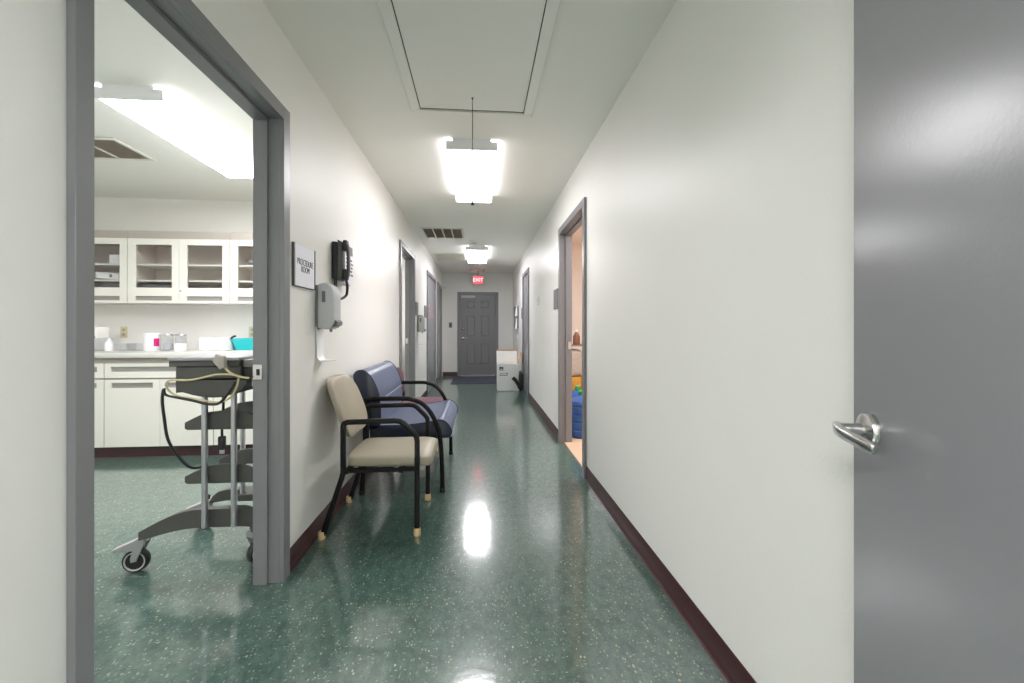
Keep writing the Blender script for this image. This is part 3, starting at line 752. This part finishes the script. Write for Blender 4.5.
# ------------------------------------------------------------------ procedure room cabinets
YB, YU = 4.06, 4.36
def slot_panel(mb, x0, x1, z0, z1, y, slots, t=.019):
    """door or drawer front with slots cut right through (each slot = x0,x1,z0,z1), stacked in z"""
    z = z0
    for (a, c, s0, s1) in sorted(slots, key=lambda q: q[2]):
        mb.box(x0, x1, y, y+t, z, s0); mb.box(x0, a, y, y+t, s0, s1); mb.box(c, x1, y, y+t, s0, s1); z = s1
    mb.box(x0, x1, y, y+t, z, z1)
    return mb
def pull(parent, x0, x1, z0, z1, y):
    b_ = MB(); b_.box(x0, x1, y+.014, y+.017, z0, z1); b_.prism([(y+.001, z0), (y+.014, z0), (y+.014, z0+.008), (y+.004, z0+.003)], 'x', x0, x1)
    return b_.build('pull', M['pull'], parent)
def base_cabinet(x0, x1, label):
    r = thing('base_cabinet', label, 'cabinet', (0, 0, 0), 0, 'cream base cabinets')
    cb = MB(); cb.box(x0+.001, x1-.001, YB+.022, YP-.002, .105, .930); cb.build('body', M['creamdark'], r)  # shade under the countertop is put into the darker body colour
    MB().box(x0+.0005, x1-.0005, YB+.055, YP-.002, 0, .105).build('toe_kick', M['base'], r)
    g = .004; xm = (x0+x1)/2+.006
    s = (x0+.058, x1-.06, .803, .849)
    d_ = slot_panel(MB(), x0+g, x1-g,   .745, .879, YB, [s]).build('drawer', M['cream'], r); pull(d_, *s, YB)
    for (a, c) in ((x0+g, xm-.002), (xm+.002, x1-g)):
        s = (a+.055, c-.06, .652, .70)
        d_ = slot_panel(MB(), a, c, .108, .730, YB, [s]).build('door', M['cream'], r); pull(d_, *s, YB)
    return r
base_cabinet(-4.40, -3.443, 'cream base cabinet cut off by left door jamb')
base_cabinet(-3.443, -2.488, 'cream base cabinet left of the gray cart')
base_cabinet(-2.488, -1.533, 'cream base cabinet behind the gray cart')
c = MB().box(-4.45, -1.50, YB-.03, YP-.002, .931, .978, .006, 2).build('countertop', M['counter'])
tag(c, 'long pale laminate countertop over the base cabinets', 'countertop')

def wall_cabinet(x0, x1, label):
    r = thing('wall_cabinet', label, 'cabinet', (0, 0, 0), 0, 'cream wall cabinets with glass doors')
    z0, z1, y1 = 1.455, 2.102, YP-.002; t = .018; ya = YU+.021
    cb = MB(); cb.box(x0+.001, x0+t, ya, y1, z0, z1); cb.box(x1-t, x1-.001, ya, y1, z0, z1); cb.box(x0+t, x1-t, ya, y1, z0, z0+t); cb.box(x0+t, x1-t, ya, y1, z1-t, z1)
    cb.box(x0+t, x1-t, y1-.008, y1, z0+t, z1-t)
    cb.build('carcass', M['cabin'], r)
    MB().box(x0+.001, x1-.001, ya-.012, y1, z1+.0005, z1+.075).build('top_filler', M['creamdark'], r)
    for z in (1.683, 1.843): MB().box(x0+t, x1-t, ya+.012, y1-.009, z-.009, z+.009).build('shelf', M['cream'], r)
    xm = (x0+x1)/2; g = .004
    for i, (a, c) in enumerate(((x0+g, xm-.002), (xm+.002, x1-g))):
        gl = (a+.072, c-.066, 1.610, 2.040); pu = (a+.068, c-.066, 1.482, 1.527)
        d_ = slot_panel(MB(), a, c, z0+.002, z1-.002, YU, [gl, pu]).build('door', M['cream'], r)
        MB().box(gl[0], gl[1], YU+.010, YU+.013, gl[2], gl[3]).build('pane', M['glass'], d_)
        pull(d_, *pu, YU)
        if i == 1: MB().lathe([(.008, 0), (.007, .003), (0, .0032)], (a+.012, YU, 1.579), (0, -1, 0), 14).build('lock', M['plaque'], d_)
    return r
wall_cabinet(-4.45, -3.484, 'glass-door wall cabinet holding white boxes cut by left jamb')
wall_cabinet(-3.483, -2.516, 'glass-door wall cabinet with full pair of doors above canister')
wall_cabinet(-2.515, -1.55, 'glass-door wall cabinet partly hidden by right jamb')
def cab_box(x0, x1, y0, y1, z0, z1, label, m='white', rot=0):
    o = MB().box(x0, x1, y0, y1, z0, z1, .003, 1).build('supply_box', M[m]); o.rotation_euler.y = rot
    return tag(o, label, 'box', 'supply boxes in wall cabinets')
cab_box(-3.70, -3.53, 4.42, 4.62, 1.853, 1.945, 'white supply box on upper shelf of leftmost wall cabinet')
o = cab_box(-3.83, -3.61, 4.42, 4.60, 1.699, 1.765, 'tilted white printed box on lower shelf of leftmost cabinet', rot=.07)
MB().box(.02, .045, -.0915, -.0905, .02, .05).build('print', M['plaque'], o)
cab_box(-3.59, -3.53, 4.42, 4.58, 1.6925, 1.80, 'small upright white box beside tilted box in leftmost cabinet')
cab_box(-3.78, -3.60, 4.43, 4.60, 1.474, 1.66, 'dark supply box at bottom of leftmost wall cabinet', 'plaque')
cab_box(-3.40, -3.13, 4.43, 4.60, 1.474, 1.645, 'dark box at bottom behind left door of middle cabinet', 'plaque')
def lens_bowl(x, y, z, label):
    r = MB().lathe([(.03, 0), (.075, .03), (.08, .06), (.075, .06), (.07, .032), (.028, .005), (0, .005)], (x, y, z)).build('bowl', M['alum'])
    return tag(r, label, 'bowl')
lens_bowl(-2.35, 4.5, 1.853, 'steel bowl on upper shelf of right wall cabinet')
for (x, z, lb) in ((-3.787, 1.105, 'almond wall outlet above counter left of canister'), (-2.476, 1.105, 'almond wall outlet at right jamb above teal tray')):
    r = thing('wall_outlet', lb, 'outlet', (x, YP, z), 0, 'almond wall outlets')
    MB().box(-.036, .036, -.007, -.001, 0, .118, .003, 1).build('plate', M['almond'], r)
    for zz_ in (.034, .084): MB().lathe([(0, 0), (.016, 0), (.0155, .002), (0, .0021)], (0, -.007, zz_), (0, -1, 0), 16).build('socket', M['creamdark'], r)

# counter things
CT = .9785
def tub(x0, x1, y0, y1, z0, z1, label, m, group=None, th=.003, flare=.008):
    b_ = MB(); n = 1
    o1 = [(x0+flare, y0+flare, z0), (x1-flare, y0+flare, z0), (x1-flare, y1-flare, z0), (x0+flare, y1-flare, z0)]
    o2 = [(x0, y0, z1), (x1, y0, z1), (x1, y1, z1), (x0, y1, z1)]
    i2 = [(x0+th, y0+th, z1), (x1-th, y0+th, z1), (x1-th, y1-th, z1), (x0+th, y1-th, z1)]
    i1 = [(x0+flare+th, y0+flare+th, z0+th), (x1-flare-th, y0+flare+th, z0+th), (x1-flare-th, y1-flare-th, z0+th), (x0+flare+th, y1-flare-th, z0+th)]
    R = [[b_.bm.verts.new(p) for p in q] for q in (o1, o2, i2, i1)]
    for A, B in zip(R, R[1:]):
        for k in range(4): b_.bm.faces.new((A[k], A[(k+1) % 4], B[(k+1) % 4], B[k]))
    b_.bm.faces.new(R[0][::-1]); b_.bm.faces.new(R[3])
    return b_
o = tub(-3.92, -3.775, 4.36, 4.56, CT, 1.105, '', None).build('plastic_bin', M['clear']); tag(o, 'clear plastic bin under the glove box at left jamb', 'bin')
r = thing('glove_box', 'white and blue glove box resting on clear plastic bin', 'box', (-3.845, 4.46, 1.106))
MB().box(-.06, .055, -.07, .07, 0, .112, .003, 1).build('carton', M['card'], r)
MB().prism([(-.058, .004), (.045, .004), (.02, .05), (-.01, .022), (-.04, .03)], 'y', -.0715, -.0702).build('blue_print', M['bluep'], r)
r = thing('pump_bottle', 'white pump bottle on counter left of gray tubs', 'bottle', (-3.70, 4.42, CT))
MB().lathe([(0, 0), (.034, 0), (.036, .006), (.036, .075), (.026, .092), (.014, .098), (.014, .105), (0, .105)]).build('bottle_body', M['white'], r)
p_ = MB(); p_.lathe([(.016, .104), (.016, .118), (.006, .12), (.006, .132), (0, .132)]); p_.tube([(0, 0, .135), (.0, -.01, .137), (0, -.04, .134)], .006, 8); p_.build('pump', M['white'], r)
for i, (x0, x1, lb) in enumerate(((-3.645, -3.535, 'gray plastic tub on counter beside pump bottle'), (-3.53, -3.41, 'gray plastic tub on counter beside white canister'))):
    o = tub(x0, x1, 4.40, 4.55, CT, 1.052, '', None).build('tub', M['clear']); tag(o, lb, 'tub', 'gray tubs on counter')
r = thing('canister', 'large white round canister with magenta label on counter', 'canister', (-3.305, 4.43, CT))
MB().lathe([(0, 0), (.066, 0), (.070, .006), (.070, .15), (.067, .153), (.0715, .155), (.0715, .176), (.067, .18), (0, .18)], seg=36).build('can', M['white'], r)
lb_ = MB(); bm_ = lb_.bm; q0 = []
for k in range(7):
    a = -.75+.7*k/6
    q0.append([bm_.verts.new((.0705*math.cos(a), .0705*math.sin(a), z)) for z in (.045, .125)]+[bm_.verts.new((.0715*math.cos(a), .0715*math.sin(a), z)) for z in (.125, .045)])
for A, B in zip(q0, q0[1:]):
    for k in range(4): bm_.faces.new((A[k], A[(k+1) % 4], B[(k+1) % 4], B[k]))
bm_.faces.new(q0[0]); bm_.faces.new(q0[-1][::-1])
lb_.build('label', M['pink'], r)
for x, lb, fill in ((-3.176, 'clear glass jar with steel lid next to white canister', 'lightgray'), (-3.048, 'clear glass jar with steel lid behind small white carton', 'pull')):
    r = thing('glass_jar', lb, 'jar', (x, 4.46, CT), 0, 'glass supply jars')
    MB().lathe([(0, 0), (.046, 0), (.048, .004), (.048, .145), (.044, .15), (.042, .15), (.044, .143), (.044, .008), (0, .006)]).build('glass', M['clear'], r)
    MB().lathe([(0, .1505), (.049, .1505), (.050, .156), (.046, .164), (.012, .168), (.010, .178), (0, .18)]).build('lid', M['alum'], r)
    MB().lathe([(0, .0085), (.040, .0085), (.041, .07), (.02, .078), (0, .075)]).build('contents', M[fill], r)
o = MB().box(-3.035, -2.952, 4.345, 4.405, CT, 1.053, .003, 1).build('small_carton', M['white']); tag(o, 'small white carton in front of glass jar on counter', 'box')
r = thing('tissue_box', 'wide white box on counter left of teal tray', 'box', (-2.708, 4.50, CT))
MB().box(-.128, .128, -.10, .10, 0, .132, .008, 2).build('carton', M['white'], r)
MB().lathe([(0, .1345), (.05, .1345), (.05, .1365), (0, .1366)], (0, 0, 0)).build('opening', M['lightgray'], r)
o = tub(-2.565, -2.15, 4.47, 4.69, CT+.001, 1.098, '', None, th=.006, flare=.03).build('tray', M['teal']); tag(o, 'teal plastic tray on counter against right jamb', 'tray')
o = MB().tube(smooth_path([(-2.55, 4.49, 1.085), (-2.565, 4.475, 1.103), (-2.535, 4.46, 1.120), (-2.515, 4.465, 1.125)], 4), .010, 8).build('scissor_handle', M['blackp']); tag(o, 'dark tool handle poking over edge of teal tray', 'tool')

# ------------------------------------------------------------------ rolling cart
r = thing('rolling_cart', 'charcoal rolling cart with steel posts behind door jamb', 'cart', (0, 0, 0))
cart = r
cx = -1.252
FR, RR, BR = 2.10, 2.375, 2.56
def arch(xl, zl, xr, zr, y, t=.022):
    """curved leg beam: (xl,zl) outer left end, (xr,zr) outer right end, flat centre"""
    top = []; bot = []
    ztop, zbot = .320, .232
    for k in range(11):
        t_ = k/10; x = xl+(cx-.10-xl)*t_; e = math.sin(t_*PI/2)
        top.append((x, zl+.028+(ztop-zl-.028)*e)); bot.append((x, zl-.012+(zbot-zl+.012)*e**1.15))
    for k in range(9):
        t_ = k/8; x = (cx+.07)+(xr-cx-.07)*t_; e = math.cos(t_*PI/2)
        top.append((x, zr+.028+(ztop-zr-.028)*e)); bot.append((x, zr-.012+(zbot-zr+.012)*e))
    b_ = MB(); poly = top+bot[::-1]
    n = len(top); bm = b_.bm
    F = [[bm.verts.new((p[0], yy, p[1])) for p in q] for yy in (y-t, y+t) for q in (top, bot)]
    for k in range(n-1):
        bm.faces.new((F[0][k], F[0][k+1], F[1][k+1], F[1][k])); bm.faces.new((F[2][k], F[3][k], F[3][k+1], F[2][k+1]))
        bm.faces.new((F[0][k], F[2][k], F[2][k+1], F[0][k+1])); bm.faces.new((F[1][k], F[1][k+1], F[3][k+1], F[3][k]))
    bm.faces.new((F[0][0], F[1][0], F[3][0], F[2][0])); bm.faces.new((F[0][-1], F[2][-1], F[3][-1], F[1][-1]))
    return b_
arch(-1.635, .192, -1.066, .235, FR+.03).build('front_leg', M['darkgray'], r)
MB().prism([(-1.585, .175), (-1.565, .215), (-1.53, .243), (-1.48, .255), (-1.20, .255), (-1.14, .235), (-1.10, .19), (-1.11, .172), (-1.20, .176), (-1.30, .180), (-1.48, .190)], 'y', BR-.022, BR+.022, .003, 1).build('rear_leg', M['darkgray'], r)
MB().box(-1.150, -1.105, FR+.053, BR-.023, .19, .235, .006, 2).build('base_beam', M['darkgray'], r)
for (x, y, z1) in ((cx-.066, FR-.014, .90), (cx+.068, FR-.014, .90), (cx-.062, RR+.022, .90), (cx+.066, RR+.022, .90)):
    z0 = .244 if y < 2.2 else .285
    p_ = MB(); p_.lathe([(0, z0), (.0135, z0), (.0135, z1), (0, z1)], (x, y, 0), (0, 0, 1), 20)
    p_.build('post', M['alum'], r)
for y in (RR+.022,): MB().box(cx-.08, cx+.14, y-.018, BR-.0225, .245, .2845, .004, 1).build('post_foot', M['darkgray'], r)
def shelf(zb, zt, dx):
    for y in (FR+.006, RR-.006):
        s = MB(); pl_ = [(-.192, zb), (-.203, zb+.008), (-.203, zb+.036), (-.165, zb+.056), (-.131, zb+.072), (-.093, zb+.085), (-.04, zt), (.04, zt), (.085, zb+.083), (.125, zb+.066), (.165, zb+.042), (.168, zb+.008), (.158, zb)]
        s.prism([(cx+.035+a, b_) for a, b_ in pl_], 'y', y-.006, y+.006, .002, 1)
        s.build('shelf_flange', M['darkgray'], cart)
    MB().box(cx-.02, cx+.185, FR+.013, RR-.013, zb+.002, zb+.010).build('shelf_deck', M['lightgray'], cart)
shelf(.710, .801, 0); shelf(.449, .541, 0)
# top unit
tx0, tx1 = -1.43, -1.118
MB().box(tx0-.004, tx1+.004, 2.006, 2.50, 1.052, 1.068, .004, 2).build('worktop', M['castergray'], r)
MB().box(tx0, tx1, 2.012, 2.495, 1.024, 1.0515, .003, 1).build('top_apron', M['darkgray'], r)
MB().box(tx0+.026, tx1, 2.018, 2.48, .968, 1.0235, .003, 1).build('drawer', M['darkgray'], r)
bl = [(tx0+.026, .960), (tx0+.026, .902), (tx0+.055, .905), (tx0+.10, .891), (tx0+.15, .881), (tx0+.19, .878), (tx0+.235, .881), (tx0+.28, .893), (tx0+.315, .912), (tx0+.338, .937), (tx0+.344, .960)]
MB().prism(bl, 'y', 2.018, 2.47, .003, 1).build('lower_tray', M['darkgray'], r)
def caster(x, y, rz, name='caster'):
    c_ = MB(); R_ = .057
    T = Matrix.Translation((x, y, 0)) @ Matrix.Rotation(rz, 4, 'Z')
    # local: wheel axis along y, trails toward +x ; lever points -x
    ring = MB().lathe([(.038, -.014), (.053, -.017), (R_, -.009), (R_, .009), (.053, .017), (.038, .014), (.038, -.014)], (0, 0, R_), (0, 1, 0), 36)
    hd = thing_part = None
    c_.prism([(-.090, .124), (-.055, .138), (.0, .160), (.018, .172), (.045, .172), (.050, .150), (.036, .118), (.012, .06), (-.012, .056), (-.014, .075), (-.004, .112), (-.05, .112), (-.075, .112), (-.087, .116)], 'y', -.027, -.018, .002, 1)
    c_.prism([(-.02, .137), (.0, .160), (.018, .172), (.045, .172), (.050, .150), (.036, .118), (.012, .06), (-.012, .056), (-.014, .075), (-.004, .112)], 'y', .018, .027, .002, 1)
    c_.prism([(-.090, .124), (-.055, .138), (.0, .160), (.018, .172), (.045, .172), (.050, .150), (.03, .132), (-.05, .120), (-.087, .116)], 'y', -.019, .019)
    body = c_.xf(T).build(name, M['castergray'], cart)
    ring.xf(T).build('tire', M['blackp'], body)
    MB().lathe([(.040, -.0165), (.046, -.0185), (.046, .0185), (.040, .0165), (.040, -.0165)], (0, 0, R_), (0, 1, 0), 36).xf(T).build('rim', M['lightgray'], body)
    MB().lathe([(0, -.012), (.030, -.013), (.0405, -.0125), (.0405, .0125), (.030, .013), (0, .012)], (0, 0, R_), (0, 1, 0), 28).xf(T).build('wheel', M['blackp'], body)
    MB().lathe([(0, .168), (.011, .168), (.011, .196), (0, .196)], (.026, 0, 0), (0, 0, 1), 14).xf(T).build('stem', M['blackp'], body)
caster(-1.690, FR+.07, 0.12)
caster(-1.135, FR+.11, PI+1.15)
caster(-1.66, BR+.055, .15)
caster(-1.135, BR, PI)
# black device on the right end of the cart
pu_ = MB().box(-1.112, -1.062, 2.03, 2.16, .968, 1.018, .006, 2).build('power_unit', M['blackp'], cart)
MB().box(-1.113, -1.060, 2.03, 2.16, 1.0185, 1.055, .006, 2).build('top_cover', M['midgray'], pu_)
MB().box(-1.080, -1.062, 2.04, 2.15, .925, .9675, .004, 1).build('bracket', M['lightgray'], pu_)

# cords
yc = 1.995
def cord(name, pts, rad, m, label, n=6):
    o = MB().tube(smooth_path(pts, n), rad, 8).build(name, M[m]); return tag(o, label, 'cord')
r = thing('extension_cable', 'cream extension cable with plug block draped over cart', 'cable', (0, 0, 0))
yc = 1.985
MB().tube(smooth_path([(-1.060, yc, .972), (-1.087, yc, .976), (-1.112, yc-.004, .984), (-1.140, yc-.005, .998), (-1.162, yc-.006, 1.02)], 6), .005, 8).build('lead', M['corda'], r)
MB().tube(smooth_path([(-1.118, yc+.001, .985), (-1.15, yc, .990), (-1.20, yc, .990), (-1.24, yc, .982), (-1.29, yc, .970), (-1.34, yc, .965), (-1.39, yc, .967), (-1.412, yc, .962), (-1.422, yc, .94), (-1.402, yc, .912), (-1.37, yc, .894), (-1.296, yc, .879), (-1.231, yc-.004, .867), (-1.179, yc-.006, .866), (-1.138, yc-.006, .886), (-1.113, yc-.004, .932), (-1.106, yc, .974)], 6), .0045, 8).build('loop', M['corda'], r)
pb = MB(); pb.prism([(-.012, 0), (.012, 0), (.024, .042), (.024, .052), (0, .074), (-.024, .052), (-.024, .042)], 'y', -.014, .014, .004, 2)
pb.xf(Matrix.Translation((-1.168, yc-.006, 1.018)) @ Matrix.Rotation(-.4, 4, 'Y')).build('plug_block', M['creamdark'], r)
MB().tube(smooth_path([(-1.200, 1.985, 1.075), (-1.20, 2.04, 1.068), (-1.19, 2.12, 1.053), (-1.16, 2.20, 1.052), (-1.13, 2.28, 1.052)], 6), .005, 8).build('tail', M['corda'], r)
MB().tube(smooth_path([(-1.113, 1.972, .958), (-1.122, 1.970, .941), (-1.153, 1.968, .891), (-1.184, 1.966, .860), (-1.231, 1.967, .858), (-1.296, 1.97, .874), (-1.361, 1.972, .888), (-1.413, 1.972, .902), (-1.422, 1.972, .925), (-1.430, 1.975, .876), (-1.425, 1.98, .794), (-1.412, 1.985, .694), (-1.385, 2.01, .61), (-1.355, 2.05, .545), (-1.345, 2.15, .52)], 6), .0062, 8).build('power_cord', M['blackp'], cart)
hc_ = MB().tube(smooth_path([(-1.263, 2.135, .955), (-1.262, 2.135, .82), (-1.268, 2.135, .71), (-1.268, 2.135, .665)], 5), .006, 8).build('hanging_cord', M['blackp'], cart)
MB().box(-1.283, -1.253, 2.123, 2.147, .602, .67, .006, 2).build('plug', M['blackp'], hc_)
MB().box(-1.279, -1.257, 2.132, 2.138, .583, .6015).build('prongs', M['alum'], hc_)

# ------------------------------------------------------------------ camera, world, view
cam = bpy.data.cameras.new('camera'); co = bpy.data.objects.new('camera', cam); COL.objects.link(co)
F = 410.0
cam.sensor_width = 36; cam.sensor_fit = 'HORIZONTAL'; cam.lens = F/1024*36; cam.shift_y = -12.7/1024; cam.clip_start = .02
co.location = (0, 0, 1.2); co.rotation_euler = (PI/2, 0, -math.atan(32.7/F))
SC.camera = co
wd = bpy.data.worlds.new('world'); SC.world = wd; wd.use_nodes = True
wd.node_tree.nodes['Background'].inputs[0].default_value = (.8, .85, .9, 1); wd.node_tree.nodes['Background'].inputs[1].default_value = .1
vs = SC.view_settings; vs.view_transform = 'Standard'; vs.look = 'None'; vs.gamma = 1; vs.use_curve_mapping = False; vs.exposure = 1.3
SC.cycles.max_bounces = 10; SC.cycles.diffuse_bounces = 8; SC.cycles.glossy_bounces = 4; SC.cycles.transparent_max_bounces = 8
SC.cycles.sample_clamp_indirect = 4; SC.cycles.caustics_reflective = False; SC.cycles.caustics_refractive = False
SC.cycles.use_denoising = True
